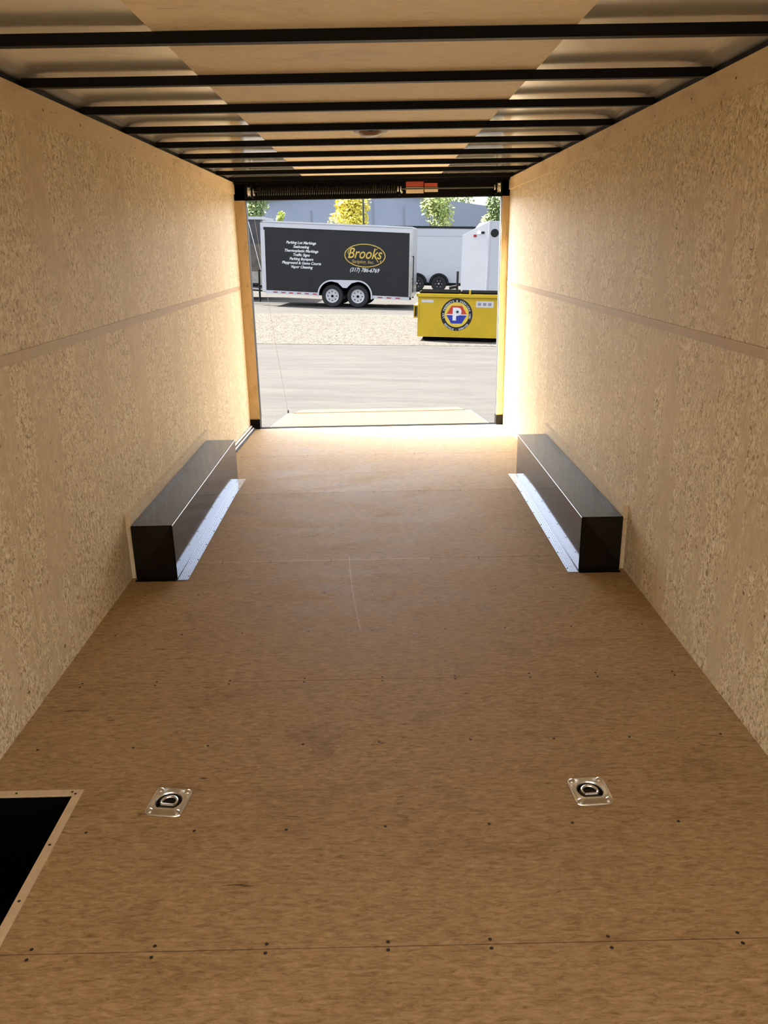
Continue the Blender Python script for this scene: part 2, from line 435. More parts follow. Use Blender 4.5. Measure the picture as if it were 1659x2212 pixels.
# ------------------------------------------------------------------ wheel boxes
def diamond_plate(x0, x1, y0, y1):
    m = MB(); m.sheet(x0, x1, y0, y1, lambda y: fz(y)+0.003, 0.0025)
    return m
def wheel_box(sg, label):
    E_ = empty('wheel_box', Matrix.Translation((sg*1.11, 3.664, 0)), label=label, cat='wheel box', group='wheel boxes on the trailer floor')
    o = Vector((sg*1.11, 3.664, 0))
    a, b = sorted((sg*1.010, sg*1.216)); L = 1.845; H = 0.288
    ye = 3.664+L
    m = MB().hexa([(a-o.x,0,0.003),(b-o.x,0,0.003),(b-o.x,L,fz(ye)+0.003),(a-o.x,L,fz(ye)+0.003)], [(a-o.x,0,H),(b-o.x,0,H),(b-o.x,L,H-0.006),(a-o.x,L,H-0.006)])
    m.build('body', BLACKG, E_, bevel=0.004)
    e = sg*1.010-o.x
    MB().tube([(e, 0.003, H-0.0015), (e, L-0.003, H-0.0075)], 0.0022, 6).build('edge_bead', ALUTR, E_)
    # front flange at the foot
    MB().box(a-o.x, b-o.x, -0.022, 0, 0.0005, 0.0035).build('foot_flange', BLACK, E_)
    fa, fb = sorted((sg*0.955, sg*1.0095))
    m = MB()
    for p, q in ((3.652, DY0), (DY0, 5.53)):
        m.hexa([(fa-o.x,p-o.y,fz(p)+0.0003),(fb-o.x,p-o.y,fz(p)+0.0003),(fb-o.x,q-o.y,fz(q)+0.0003),(fa-o.x,q-o.y,fz(q)+0.0003)],
               [(fa-o.x,p-o.y,fz(p)+0.0025),(fb-o.x,p-o.y,fz(p)+0.0025),(fb-o.x,q-o.y,fz(q)+0.0025),(fa-o.x,q-o.y,fz(q)+0.0025)])
    fl = m.build('tread_plate', ALU, E_)
    # raised lugs of the tread plate
    m = MB(); ln, wd, hh = 0.0075, 0.0022, 0.0013
    ny = int((5.53-3.652)/0.0165)
    for j in range(ny):
        for i in range(4):
            x = fa+0.008+i*0.0128+(0.0032 if j % 2 else 0)-o.x; y = 3.662+j*0.0165
            if y > 5.52: continue
            an = PI/4 if (i+j) % 2 else -PI/4
            z = fz(y)+0.0024; c, s_ = math.cos(an), math.sin(an)
            q = [(ln, 0), (0, wd), (-ln, 0), (0, -wd)]
            vs_ = [(x+u*c-v*s_, y-o.y+u*s_+v*c, z) for u, v in q] + [(x, y-o.y, z+hh)]
            m.add(vs_, [(0,1,4),(1,2,4),(2,3,4),(3,0,4)])
    lg = m.build('tread_lugs', ALU, fl); tag(lg, kind='stuff')
    for i in range(9):
        y = 3.70+i*0.222
        inst(WS, E_, (sg*0.962-o.x, y-o.y, fz(y)+0.003), None, 'screw')
    for i in range(3):
        inst(WS, E_, (a-o.x+0.03+i*0.07, -0.011, 0.004), None, 'screw')
    return E_
wheel_box(-1, 'glossy black wheel box with tread plate strip against the left wall')
wheel_box(1, 'glossy black wheel box with tread plate strip against the right wall')

# ------------------------------------------------------------------ recessed tie-down rings
def rrect(hx_, hy_, r, n=5):
    pts = []
    for cx_, cy_, a0 in ((hx_-r, hy_-r, 0), (-hx_+r, hy_-r, 90), (-hx_+r, -hy_+r, 180), (hx_-r, -hy_+r, 270)):
        for i in range(n+1):
            a = math.radians(a0+90*i/n); pts.append((cx_+r*math.cos(a), cy_+r*math.sin(a)))
    return pts
def tie_down(x, y, rz, label):
    E_ = empty('tie_down_ring', Matrix.Translation((x, y, 0)) @ Matrix.Rotation(rz, 4, 'Z'), label=label, cat='tie-down', group='recessed tie-down rings in the floor')
    N = 44; outer = []; inner = []
    for k in range(N):
        a = 2*PI*(k+0.5)/N; c, s_ = math.cos(a), math.sin(a)
        r_ = (abs(c/0.058)**7+abs(s_/0.062)**7)**(-1/7); outer.append((r_*c, r_*s_))
        inner.append((0.0395*math.cos(a), 0.0395*math.sin(a) if math.sin(a) > -0.78 else -0.031))
    def skin(rings, name, mat, cap):
        m = MB(); fs = []
        for i in range(len(rings)-1):
            for k in range(N): fs.append((i*N+k, i*N+(k+1)%N, (i+1)*N+(k+1)%N, (i+1)*N+k))
        if cap: fs.append(tuple(range((len(rings)-1)*N, len(rings)*N)))
        return m.add([p for r_ in rings for p in r_], fs).build(name, mat, E_)
    mid = [((o_[0]+i_[0])/2, (o_[1]+i_[1])/2) for o_, i_ in zip(outer, inner)]
    skin([[(u, v, 0.0005) for u, v in outer], [(u*0.985, v*0.985, 0.0035) for u, v in outer], [(u*0.88, v*0.88, 0.0032) for u, v in outer], [(u, v, 0.0068) for u, v in mid],
          [(u*1.02, v*1.02, 0.0060) for u, v in inner], [(u*0.97, v*0.97, 0.0015) for u, v in inner]], 'plate', STEEL, False)
    skin([[(u*0.98, v*0.98, 0.0018) for u, v in inner], [(u*0.90, v*0.90, -0.018) for u, v in inner], [(u*0.6, v*0.6, -0.024) for u, v in inner]], 'pan', DSTEEL, True)
    # D ring lying in the pan
    pts = [(0.0235*math.cos(a), 0.002+0.0235*math.sin(a), 0.001) for a in [math.radians(-35+250*i/18) for i in range(19)]]
    pts = pts + [pts[0]]
    MB().tube(pts, 0.0042, 8, False).build('ring', STEEL, E_)
    MB().box(-0.027, 0.027, -0.028, -0.016, -0.012, 0.0005).build('clip', DSTEEL, E_, bevel=0.002)
    for u, v in ((-0.042, -0.046), (0.042, -0.046), (0.042, 0.046), (-0.042, 0.046)):
        MB().lathe([(0.0001, 0.0122), (0.005, 0.0115), (0.0088, 0.0085), (0.0095, 0.0052), (0.0095, 0.002)], (u, v, 0), 12).build('bolt', STEEL, E_)
    return E_
tie_down(*RINGS[0], math.radians(-7), 'steel recessed tie-down ring beside the black floor compartment')
tie_down(*RINGS[1], math.radians(3), 'steel recessed tie-down ring alone on the right half of the floor')

# ------------------------------------------------------------------ floor compartment
E_ = empty('floor_compartment', Matrix.Translation((-1.085, 1.5, -0.35)), label='open black compartment in the floor framed by tan strips', cat='floor compartment')
x0, x1, y0, y1 = HATCH; ox, oy, oz = -1.085, 1.5, -0.35
m = MB(); t = 0.006
m.box(x0-ox, x1-ox, y0-oy, y1-oy, 0.06, 0.066)
for a, b, c, d in ((x0, x0+t, y0, y1), (x1-t, x1, y0, y1), (x0, x1, y0, y0+t), (x0, x1, y1-t, y1)):
    m.box(a-ox, b-ox, c-oy, d-oy, 0.06, 0.3445)
m.build('tub', VOID, E_)
fw = 0.022
MB().prism([(x1-0.004-ox, y0-oy), (x1+fw-ox, y0-oy), (x1+fw-ox, y1+fw-oy), (x1-0.004-ox, y1-0.004-oy)], (0.3505, 0.3535), ax=('x','y','z')).build('frame_strip', STRIPM, E_)
MB().prism([(x0-ox, y1-0.004-oy), (x1-0.005-ox, y1-0.004-oy), (x1+fw-0.001-ox, y1+fw-oy), (x0-ox, y1+fw-oy)], (0.3505, 0.3535), ax=('x','y','z')).build('frame_strip', STRIPM, E_)
for (a, b) in ((-1.115, y1+0.009), (-0.945, y1+0.011), (-0.932, y1+0.002), (x1+0.009, 1.80), (x1+0.009, 1.60), (x1+0.009, 1.38), (x1+0.009, 1.16)):
    inst(WS, E_, (a-ox, b-oy, 0.3537), None, 'screw')

# ------------------------------------------------------------------ small fittings
c = at(800, 281, 4.66)
E_ = empty('dome_lamp', Matrix.Translation((0.005, 4.66, ZC)), label='unlit round dome lamp on the ceiling plywood', cat='ceiling lamp')
MB().lathe([(0.0001, -0.012), (0.088, -0.012), (0.094, -0.006), (0.094, -0.0005), (0.0001, -0.0005)], n=28).build('base', pm('grey lamp base', srgb(120, 100, 84), 0.4), E_)
MB().lathe([(0.0001, -0.040), (0.03, -0.038), (0.056, -0.030), (0.072, -0.012), (0.0001, -0.012)], n=28).build('lens', pm('smoked lens', srgb(128, 104, 84), 0.25), E_)
MB().box(-0.012, 0.012, -0.092, -0.078, -0.020, -0.012).build('switch', BLACK, E_, bevel=0.002)

E_ = empty('floor_conduit', Matrix.Translation((-HW+0.02, 6.6, -0.06)), label='pale twin strips running along the left wall base behind the wheel box', cat='cable trunking')
for dx, dz, r_ in ((0.012, 0.030, 0.009), (0.030, 0.010, 0.008)):
    MB().tube([(dx-0.02, y-6.6, fz(y)+0.06+dz) for y in (5.64, 6.3, 7.0, 7.63)], r_, 8).build('strip', WHITEP, E_)
MB().tube([(0.028, y-6.6, fz(y)+0.06+0.008) for y in (5.64, 6.3, 7.0, 7.63)], 0.006, 6).build('black_cable', RUBBER, E_)

lab(877, 915, 392, 403, RED); lab(877, 915, 404, 418, CREAM); lab(917, 945, 395, 403, RED); lab(917, 946, 404, 415, CREAM)

# ramp door, lowered to the ground
E_ = empty('ramp_door', Matrix.Translation((0.03, YE+0.09, -0.125)), label='pale plywood ramp door lowered to the ground behind the opening', cat='ramp')
ang = math.atan2(0.205, 1.75)
def rp(u, v, h):    # along ramp, across, thickness
    return (v, 0.02+u*math.cos(ang)+h*math.sin(ang), -u*math.sin(ang)+h*math.cos(ang))
def rbox(m, u0, u1, v0, v1, h0, h1, v2=None, v3=None):
    v2 = v0 if v2 is None else v2; v3 = v1 if v3 is None else v3
    return m.hexa([rp(u0,v0,h0), rp(u0,v1,h0), rp(u1,v3,h0), rp(u1,v2,h0)], [rp(u0,v0,h1), rp(u0,v1,h1), rp(u1,v3,h1), rp(u1,v2,h1)])
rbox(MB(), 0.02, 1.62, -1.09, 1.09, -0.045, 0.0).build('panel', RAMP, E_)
rbox(MB(), 0.0, 0.02, -1.09, 1.09, -0.03, -0.004).build('hinge_strip', VOID, E_)
for v in (-1.095, 1.09): rbox(MB(), 0.02, 1.62, v, v+0.005, -0.048, 0.003).build('side_rail', ALUTR, E_)
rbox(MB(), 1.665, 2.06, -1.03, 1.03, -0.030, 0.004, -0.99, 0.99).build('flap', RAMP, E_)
rbox(MB(), 1.622, 1.663, -1.02, 1.02, -0.02, 0.001).build('flap_hinge', pm('rust-pink hinge', srgb(70, 40, 28), 0.8, 0, 0.1, 8, 0.0), E_)
# steel rope from the spring to the ramp edge
p0 = Vector((-1.095, YE+0.02, 2.02)); p1 = Vector((-1.06, 9.33, -0.30))
E2 = empty('ramp_cable', Matrix.Translation(p1), label='thin steel rope hanging from the header to the ramp corner', cat='cable')
MB().tube([(p0-p1)*t + Vector((0, 0, -0.06*4*t*(1-t))) for t in [i/10 for i in range(11)]], 0.0016, 6).build('rope', pm('dull rope', (0.2, 0.19, 0.18, 1), 0.6), E2)
MB().lathe([(0.0001, 0), (0.010, 0), (0.010, 0.02), (0.005, 0.04), (0.0001, 0.04)], (0, 0, 0.0), 10).build('anchor', BLACK, E2)

# ------------------------------------------------------------------ outdoors: the yard slopes gently down to the right
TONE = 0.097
TL = 0.03; GZ0 = -0.40
gz = lambda x, y: GZ0 - TL*x
def GM(x, y, yaw=0, roll=0.0):
    """frame standing on the yard; yaw turns it clockwise seen from above, roll tips its right end down"""
    return Matrix.Translation((x, y, gz(x, y))) @ Matrix.Rotation(math.atan(TL), 4, 'Y') @ Matrix.Rotation(-yaw, 4, 'Z') @ Matrix.Rotation(roll, 4, 'Y')
def asphalt_mat():
    s = NT('pale asphalt'); v = s.mapping(); vs2 = s.mapping((0.25, 1.6, 1))
    f = s.noise(v, 70, 4, 0.7); g = s.noise(vs2, 1.4, 5, 0.65, 0.6); d = s.noise(s.mapping((0.2, 1, 1)), 9, 4, 0.6)
    c = s.ramp(f, [(0.3, (0.355, 0.338, 0.315)), (0.7, (0.47, 0.45, 0.42))])
    c = s.mix(c, s.ramp(g, [(0.3, (0.82, 0.82, 0.83)), (0.65, (1, 1, 1))]), 1.0, 'MULTIPLY')
    c = s.mix(c, s.ramp(d, [(0.3, (0.86, 0.86, 0.86)), (0.7, (1.0, 1.0, 1.0))]), 1.0, 'MULTIPLY')
    s.bump(f, 0.4, 0.006)
    return s.fin(c, 1.0, 0, 0.0)
def gravel_mat():
    s = NT('gravel'); v = s.mapping()
    x = s.n('ShaderNodeTexVoronoi'); x.inputs['Scale'].default_value = 16; s.l(v, x.inputs['Vector'])
    c = s.ramp(x.outputs['Color'], [(0.1, (0.33, 0.30, 0.26)), (0.5, (0.43, 0.395, 0.35)), (0.9, (0.54, 0.50, 0.45))])
    s.bump(x.outputs['Distance'], 0.18, 0.02)
    return s.fin(c, 1.0, 0, 0.0)
ASPH = asphalt_mat(); GRAV = gravel_mat()
STONE = pm('pebble', (0.47, 0.425, 0.365, 1), 1.0, 0, 0.3, 9, 0.0)
def ground_strip(name, x0, x1, y0, y1, dz, mat, **k):
    m = MB(); n = 12
    for i in range(n+1):
        x = x0+(x1-x0)*i/n
        m.v += [(x, y0, gz(x, y0)+dz), (x, y1, gz(x, y1)+dz)]
    m.f = [(2*i, 2*i+2, 2*i+3, 2*i+1) for i in range(n)]
    return tag(m.build(name, mat, smooth=False), **k)
ground_strip('ground', -90, 90, -40, 160, 0, ASPH, kind='structure', label='pale asphalt yard')
gb = ground_strip('gravel_bed', -14, 14, 16.86, 24.6, 0.006, GRAV, kind='structure', label='strip of pale gravel in front of the black trailer')
m = MB()
for i in range(12000):
    y = 16.9 + (R.random()**1.1)*7.2; x = R.uniform(-4.6, 4.2)
    if x > 0.75 and 17.2 < y < 19.2: continue
    r_ = R.uniform(0.010, 0.026); z = gz(x, y)+0.006
    a = R.uniform(0, PI); c, s_ = math.cos(a)*r_, math.sin(a)*r_; k = R.uniform(0.5, 0.9)
    m.add([(x+c, y+s_, z), (x-s_*k, y+c*k, z), (x-c, y-s_, z), (x+s_*k, y-c*k, z), (x+R.uniform(-.3, .3)*r_, y+R.uniform(-.3, .3)*r_, z+r_*R.uniform(0.25, 0.5))],
          [(0,1,4),(1,2,4),(2,3,4),(3,0,4)])
gs = m.build('pebbles', STONE, smooth=False); tag(gs, 'loose pale pebbles lying on the gravel strip', 'pebbles', kind='stuff')

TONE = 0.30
WHITE = pm('white trailer paint', (0.60, 0.61, 0.64, 1), 0.3, 0, 0.03, 2)
WHITE2 = pm('white wrap', (0.56, 0.57, 0.61, 1), 0.3, 0, 0.03, 2)
CHAR = pm('charcoal trailer paint', (0.022, 0.022, 0.0225, 1), 0.5, 0, 0.15, 2, 0.3)
CHROME = pm('polished corner trim', (0.70, 0.72, 0.74, 1), 0.2, 0.9, 0.1, 6)
GOLD = pm('gold lettering', srgb(214, 180, 78), 0.45)
WLET = pm('white lettering', (0.80, 0.80, 0.80, 1), 0.5)
REFR = pm('red reflector', srgb(176, 30, 44), 0.35); REFW = pm('white reflector', srgb(232, 214, 214), 0.35)
TYRE = pm('tyre rubber', (0.022, 0.022, 0.023, 1), 0.75, 0, 0.2, 30)
RIM = pm('silver rim', (0.56, 0.57, 0.58, 1), 0.35, 0.0)
BRIM = pm('black rim', (0.025, 0.026, 0.025, 1), 0.3, 0.3)
DARKH = pm('dark cavity', (0.006, 0.006, 0.006, 1), 0.95, 0, 0.12, 8, 0.0)

def wheel(parent, x, y, r_, rim, holes=8):
    w_ = MB().lathe([(r_*0.60, 0.0), (r_*0.72, -0.012), (r_*0.93, -0.008), (r_*0.985, 0.02), (r_, 0.05), (r_, 0.17), (r_*0.985, 0.20), (r_*0.6, 0.22)], (x, y, r_), 32, 'y', True).build('tyre', TYRE, parent)
    rm = MB().lathe([(0.0001, 0.010), (r_*0.30, 0.009), (r_*0.50, 0.008), (r_*0.53, 0.0), (r_*0.58, -0.008), (r_*0.61, -0.004), (r_*0.61, 0.06), (0.0001, 0.06)], (x, y-0.006, r_), 28, 'y').build('rim', rim, w_)
    for k in range(holes):
        a = 2*PI*k/holes
        MB().lathe([(0.0001, -0.002), (r_*0.055, -0.002), (r_*0.055, 0.01), (0.0001, 0.01)], (x+r_*0.40*math.cos(a), y+0.002, r_+r_*0.40*math.sin(a)), 10, 'y').build('rim_hole', DARKH if rim is RIM else RIM, w_)
    MB().lathe([(0.0001, -0.04), (r_*0.10, -0.035), (r_*0.12, 0.0), (0.0001, 0.0)], (x, y+0.012, r_), 12, 'y').build('hub_cap', DARKH if rim is RIM else RIM, w_)
    return w_

# ---------------------------------------------------------------- charcoal lettered trailer
BL, BH, BW = 4.92, 2.14, 2.15            # box length, height, width
T1 = empty('cargo_trailer', GM(-1.02, 27.45, math.radians(7), math.radians(0.0)),
           label='charcoal enclosed trailer with gold oval Brooks lettering and white edge trim', cat='trailer')
tip = math.radians(1.7)
def tb(x, z):        # body points tip with the trailer: hitch up, tail down
    return (x*math.cos(tip)+0.0, z - x*math.sin(tip))
XL, XR = -2.74, 2.18; ZBOT, ZTOP = 0.45, 0.45+BH
def quad(x0, x1, z0, z1): return [tb(x0, z0), tb(x1, z0), tb(x1, z1), tb(x0, z1)]
# wheel arch is cut into the side sheet by building the body as a profile
cx0, cx1, ar = -0.45, 0.42, 0.46
z_ax = 0.38
prof = [tb(XL, ZBOT), tb(cx0-ar, ZBOT)]
for i in range(1, 12):
    a = PI - i*(PI/2)/11; prof.append((cx0+ar*math.cos(a), (z_ax+0.02)+ar*math.sin(a)*0.98))
for i in range(0, 11):
    a = PI/2 - i*(PI/2)/11; prof.append((cx1+ar*math.cos(a), (z_ax+0.02)+ar*math.sin(a)*0.98))
prof += [tb(cx1+ar, ZBOT), tb(XR, ZBOT), tb(XR, ZTOP), tb(XL, ZTOP)]
# the body: side sheet with the arch, then the box behind it
def ngon_wall(poly, d, name, mat, parent):
    m = MB(); m.prism(poly, d); o = m.build(name, mat, parent, smooth=False); return o
ngon_wall(prof, (0, 0.03), 'side_panel', CHAR, T1)
m = MB().prism(quad(XL, XR, ZBOT+0.55, ZTOP), (0.031, BW)); m.prism(quad(XL, cx0-ar-0.02, ZBOT, ZBOT+0.55), (0.031, BW)); m.prism(quad(cx1+ar+0.02, XR, ZBOT, ZBOT+0.55), (0.031, BW))
m.build('body', CHAR, T1, smooth=False)
m = MB().prism(quad(cx0-ar-0.02, cx1+ar+0.02, ZBOT, ZBOT+0.55), (0.34, BW-0.34)); m.build('wheel_housing', DARKH, T1)
MB().prism(quad(XL-0.02, XR+0.02, ZTOP-0.13, ZTOP+0.0), (-0.02, 0.0)).build('top_rail', WHITE, T1)
MB().prism(quad(XL-0.03, XR+0.03, ZTOP, ZTOP+0.07), (-0.025, BW+0.02)).build('roof', WHITE, T1, bevel=0.02)
MB().prism(quad(XL-0.10, XL+0.04, ZBOT-0.05, ZTOP-0.22), (-0.02, 0.03)).build('corner_post', WHITE, T1)
MB().prism(quad(XR-0.05, XR+0.012, ZBOT, ZTOP), (-0.018, 0.03)).build('corner_post', CHROME, T1)
MB().prism(quad(XR+0.012, XR+0.05, ZBOT-0.02, ZTOP), (0.0, BW)).build('rear_door', CHROME, T1)
for z in (0.95, 1.65): MB().prism(quad(XR+0.05, XR+0.10, z+.08, z+0.11), (0.03, 0.25)).build('hinge', BLACK, T1)
p_ = [tb(XR+0.085, 0.6), tb(XR+0.085, 1.75)]
MB().tube([(p_[0][0], 0.12, p_[0][1]), (p_[1][0], 0.12, p_[1][1])], 0.016, 8).build('lock_bar', BLACK, T1)
MB().prism(quad(XL, cx0-ar, ZBOT-0.11, ZBOT-0.005), (-0.012, 0.03)).build('skirt', WHITE, T1)
MB().prism(quad(cx1+ar, XR-0.02, ZBOT-0.11, ZBOT-0.005), (-0.012, 0.03)).build('skirt', WHITE, T1)
for i in range(6): MB().prism(quad(XL+0.28+i*0.27, XL+0.42+i*0.27, ZBOT-0.072, ZBOT-0.04), (-0.017, -0.012)).build('reflector', REFR, T1)
for i in range(3): MB().prism(quad(cx1+ar+0.22+i*0.30, cx1+ar+0.37+i*0.30, ZBOT-0.072, ZBOT-0.04), (-0.017, -0.012)).build('reflector', REFR, T1)
# fender: bright band over both wheels with a filler between
zc = z_ax+0.02
o_ = [(cx0-ar-0.03, ZBOT-0.10)]
o_ += [(cx0+(ar+0.035)*math.cos(PI-i*PI/2/12), zc+(ar+0.035)*math.sin(PI-i*PI/2/12)) for i in range(13)]
o_ += [(cx1+(ar+0.035)*math.cos(PI/2-i*PI/2/12), zc+(ar+0.035)*math.sin(PI/2-i*PI/2/12)) for i in range(13)]
o_ += [(cx1+ar+0.03, ZBOT-0.16)]
i_ = [(cx1+ar-0.012, ZBOT-0.16)]
i_ += [(cx1+(ar-0.012)*math.cos(a), zc+(ar-0.012)*math.sin(a)) for a in [i*PI/2/10 for i in range(11)]]
i_ += [(cx1-0.20, zc+ar*0.86), (cx1-0.32, zc+ar*0.62), (cx1-0.37, zc+ar*0.52), (cx0+0.37, zc+ar*0.54), (cx0+0.32, zc+ar*0.64), (cx0+0.20, zc+ar*0.88)]
i_ += [(cx0+(ar-0.012)*math.cos(a), zc+(ar-0.012)*math.sin(a)) for a in [PI/2+i*PI/2/10 for i in range(11)]]
i_ += [(cx0-ar+0.012, ZBOT-0.10)]
MB().prism(o_+i_, (-0.03, -0.001)).build('fender', ALUTR if False else WHITE, T1, smooth=False)
wheel(T1, cx0, 0.05, 0.37, RIM); wheel(T1, cx1, 0.05, 0.37, RIM)
wheel(T1, cx0, BW-0.3, 0.37, RIM); wheel(T1, cx1, BW-0.3, 0.37, RIM)
MB().prism(quad(XL-0.1, XR, ZBOT-0.12, ZBOT-0.02), (0.45, 0.55)).prism(quad(XL-0.1, XR, ZBOT-0.12, ZBOT-0.02), (BW-0.55, BW-0.45)).build('chassis', BLACK, T1)
for yy in (0.5, BW-0.5):
    a_, b_ = tb(XL, ZBOT-0.05), tb(XL-1.4, ZBOT-0.05)
    MB().tube([(a_[0], yy, a_[1]), (b_[0], BW/2, b_[1])], 0.05, 8).build('tongue_bar', BLACK, T1)
a_ = tb(XL-0.32, 0)
MB().tube([(a_[0], 0.45, a_[1]+0.02), (a_[0], 0.45, a_[1]+1.08)], 0.035, 10).tube([(a_[0]-0.02, 0.45, a_[1]+0.62), (a_[0]-0.3, 0.45, a_[1]+0.62)], 0.05, 8).build('jack', BLACK, T1)
# lettering on the side (faces the camera)
lines = ['Parking Lot Markings', 'Sealcoating', 'Thermoplastic Markings', 'Traffic Signs', 'Parking Bumpers', 'Playground & Game Courts', 'Vapor Cleaning']
RX = (PI/2, 0, 0)
for i, t_ in enumerate(lines):
    x, z = tb(-1.48, 2.01-i*0.128)
    o = text(t_, 0.118, WLET, T1, 'service_line', (x, -0.003, z), (PI/2, tip, 0), 0.25, 0.002, 0.0035)
x, z = tb(0.66, 1.70)
ov = MB()
N = 48
for k in range(N):
    a, b = 2*PI*k/N, 2*PI*(k+1)/N
    P = []
    for (rx, rz) in ((0.685, 0.37), (0.655, 0.345)):
        P.append([(rx*math.cos(q), rz*math.sin(q)) for q in (a, b)])
    (o1, o2), (i1, i2) = P
    ov.hexa([(o1[0],-0.001,o1[1]),(o2[0],-0.001,o2[1]),(i2[0],-0.001,i2[1]),(i1[0],-0.001,i1[1])], [(o1[0],-0.006,o1[1]),(o2[0],-0.006,o2[1]),(i2[0],-0.006,i2[1]),(i1[0],-0.006,i1[1])])
o = ov.build('oval_border', GOLD, T1, smooth=False); o.location = (x, 0, z); o.rotation_euler = (0, tip, 0)
o = text('Brooks', 0.47, GOLD, T1, 'brand_word', (x-0.02, -0.003, z+0.05), (PI/2, tip, 0), 0.3, 0.002, 0.004, 0.82)
def ribbon(pts, wd, name, mat, parent, loc, rot):
    m = MB()
    for (a, b), (c, d) in zip(pts[:-1], pts[1:]):
        m.hexa([(a-wd,-0.001,b),(c-wd,-0.001,d),(c+wd,-0.001,d),(a+wd,-0.001,b)], [(a-wd,-0.006,b),(c-wd,-0.006,d),(c+wd,-0.006,d),(a+wd,-0.006,b)])
    o = m.build(name, mat, parent, smooth=False); o.location = loc; o.rotation_euler = rot; return o
ribbon([(-0.40, 0.215), (-0.50, 0.20), (-0.56, 0.13), (-0.565, 0.06), (-0.53, 0.01)], 0.012, 'swash', GOLD, T1, (x, 0, z), (0, tip, 0))
ribbon([(0.36, 0.19), (0.41, 0.235), (0.46, 0.24), (0.50, 0.27)], 0.012, 'swash', GOLD, T1, (x, 0, z), (0, tip, 0))
ribbon([(0.35, 0.0), (0.40, -0.12), (0.45, -0.19), (0.51, -0.19), (0.54, -0.13)], 0.012, 'swash', GOLD, T1, (x, 0, z), (0, tip, 0))
text('Striping, Inc.', 0.15, pm('dim gold lettering', srgb(180, 150, 80), 0.45), T1, 'brand_line', (x-0.07, -0.003, z-0.20), (PI/2, tip, 0), 0.2, 0.002, 0.002)
x, z = tb(0.64, 1.235)
text('(317) 786-6769', 0.175, WLET, T1, 'phone_number', (x, -0.003, z), (PI/2, tip, 0), 0.3, 0.002, 0.002, 0.9)

# ---------------------------------------------------------------- white tandem trailer behind it
pA = at(891, 487, 38.6); pB = at(996, 494, 38.0)
T2 = empty('cargo_trailer', GM(2.9, 38.4, math.radians(5)), label='white enclosed trailer with black tandem wheels behind the dumpster', cat='trailer')
zt2 = 2.80
MB().prism([(-5.0, 0.40), (1.9, 0.40), (1.9, zt2), (-5.0, zt2)], (0, 2.3)).build('body', WHITE, T2, smooth=False)
MB().prism([(-5.0, zt2-0.34), (1.9, zt2-0.34), (1.9, zt2-0.02), (-5.0, zt2-0.02)], (-0.012, 0)).build('top_panel', WHITE2, T2)
MB().box(-5.05, 1.95, -0.03, 2.33, zt2, zt2+0.09).build('roof_edge', BLACK, T2)
o_ = []
for cx in (-0.95, 0.07):
    m = MB(); n = 16
    out = [(cx+0.47*math.cos(PI*i/n), 0.36+0.47*math.sin(PI*i/n)) for i in range(n+1)]
    inn = [(cx+0.37*math.cos(PI*i/n), 0.36+0.37*math.sin(PI*i/n)) for i in range(n, -1, -1)]
    m.prism(out+inn, (-0.16, 0.0)).build('fender', BLACK, T2, smooth=False)
    wheel(T2, cx, -0.14, 0.36, BRIM, 6)
MB().box(-5.0, 1.9, 0.1, 2.2, 0.26, 0.40).build('chassis', BLACK, T2)
MB().box(-1.7, -1.45, -0.01, 0, 0.62, 0.70).build('marker_lamp', REFR, T2)

# ---------------------------------------------------------------- white wedge-nose trailer at the right
YN = 24.0
c_top = at(1052, 477, YN); n_top = at(994, 509, YN+0.36)
T3 = empty('cargo_trailer', Matrix.Translation((c_top.x, YN, gz(c_top.x, YN))) @ Matrix.Rotation(math.atan(TL), 4, 'Y'),
           label='white trailer with sloping wedge nose and round dark vent at the right', cat='trailer')
H3 = c_top.z - gz(c_top.x, YN); HN = n_top.z - gz(c_top.x, YN); xn = n_top.x - c_top.x
zb3 = 0.35; W3 = 2.3; L3 = 5.0
m = MB().hexa([(0,0,zb3),(L3,0,zb3),(L3,W3,zb3),(0,W3,zb3)], [(0,0,H3),(L3,0,H3),(L3,W3,H3),(0,W3,H3)])
m.build('body', WHITE2, T3, smooth=False, bevel=0.02)
m = MB(); A = [(0, 0), (0, W3), (xn+0.40, W3-0.2), (xn, 0.36)]
hz = [H3, H3, HN, HN]
m.add([(a, b, zb3) for a, b in A]+[(a, b, h) for (a, b), h in zip(A, hz)], [(0,1,2,3),(4,5,6,7),(0,1,5,4),(1,2,6,5),(2,3,7,6),(3,0,4,7)])
m.build('nose', WHITE, T3, smooth=False, bevel=0.012)
q = at(1062, 503, YN-0.01)
MB().lathe([(0.0001, -0.02), (0.10, -0.02), (0.115, 0.0), (0.0001, 0.0)], (q.x-c_top.x+0.02, 0, q.z-gz(c_top.x, YN)), 24, 'y').build('round_vent', BLACK, T3)
for i, (px, py, mt) in enumerate(((1021, 510, REFR), (1029, 504, ALUTR), (1037, 503, BLACK))):
    q = at(px, py, YN+0.18); f_ = (q.x-c_top.x)/xn
    MB().box(q.x-c_top.x-0.045, q.x-c_top.x+0.045, f_*0.36-0.035, f_*0.36+0.05, q.z-gz(c_top.x, YN)-0.03, q.z-gz(c_top.x, YN)+0.03).build('marker_lamp', mt, T3, bevel=0.008)
MB().tube([(0.0, 0.4, zb3-0.04), (xn-1.2, W3/2, zb3-0.04)], 0.045, 8).tube([(0.0, W3-0.4, zb3-0.04), (xn-1.2, W3/2, zb3-0.04)], 0.045, 8).build('tongue', BLACK, T3)
j = at(986, 600, YN+0.6)
MB().tube([(j.x-c_top.x, 0.6, 0.0), (j.x-c_top.x, 0.6, 1.30)], 0.035, 10).tube([(j.x-c_top.x-0.02, 0.6, 0.86), (j.x-c_top.x-0.24, 0.6, 0.82)], 0.05, 8).build('jack', BLACK, T3)
wheel(T3, 3.1, -0.02, 0.36, BRIM, 6)
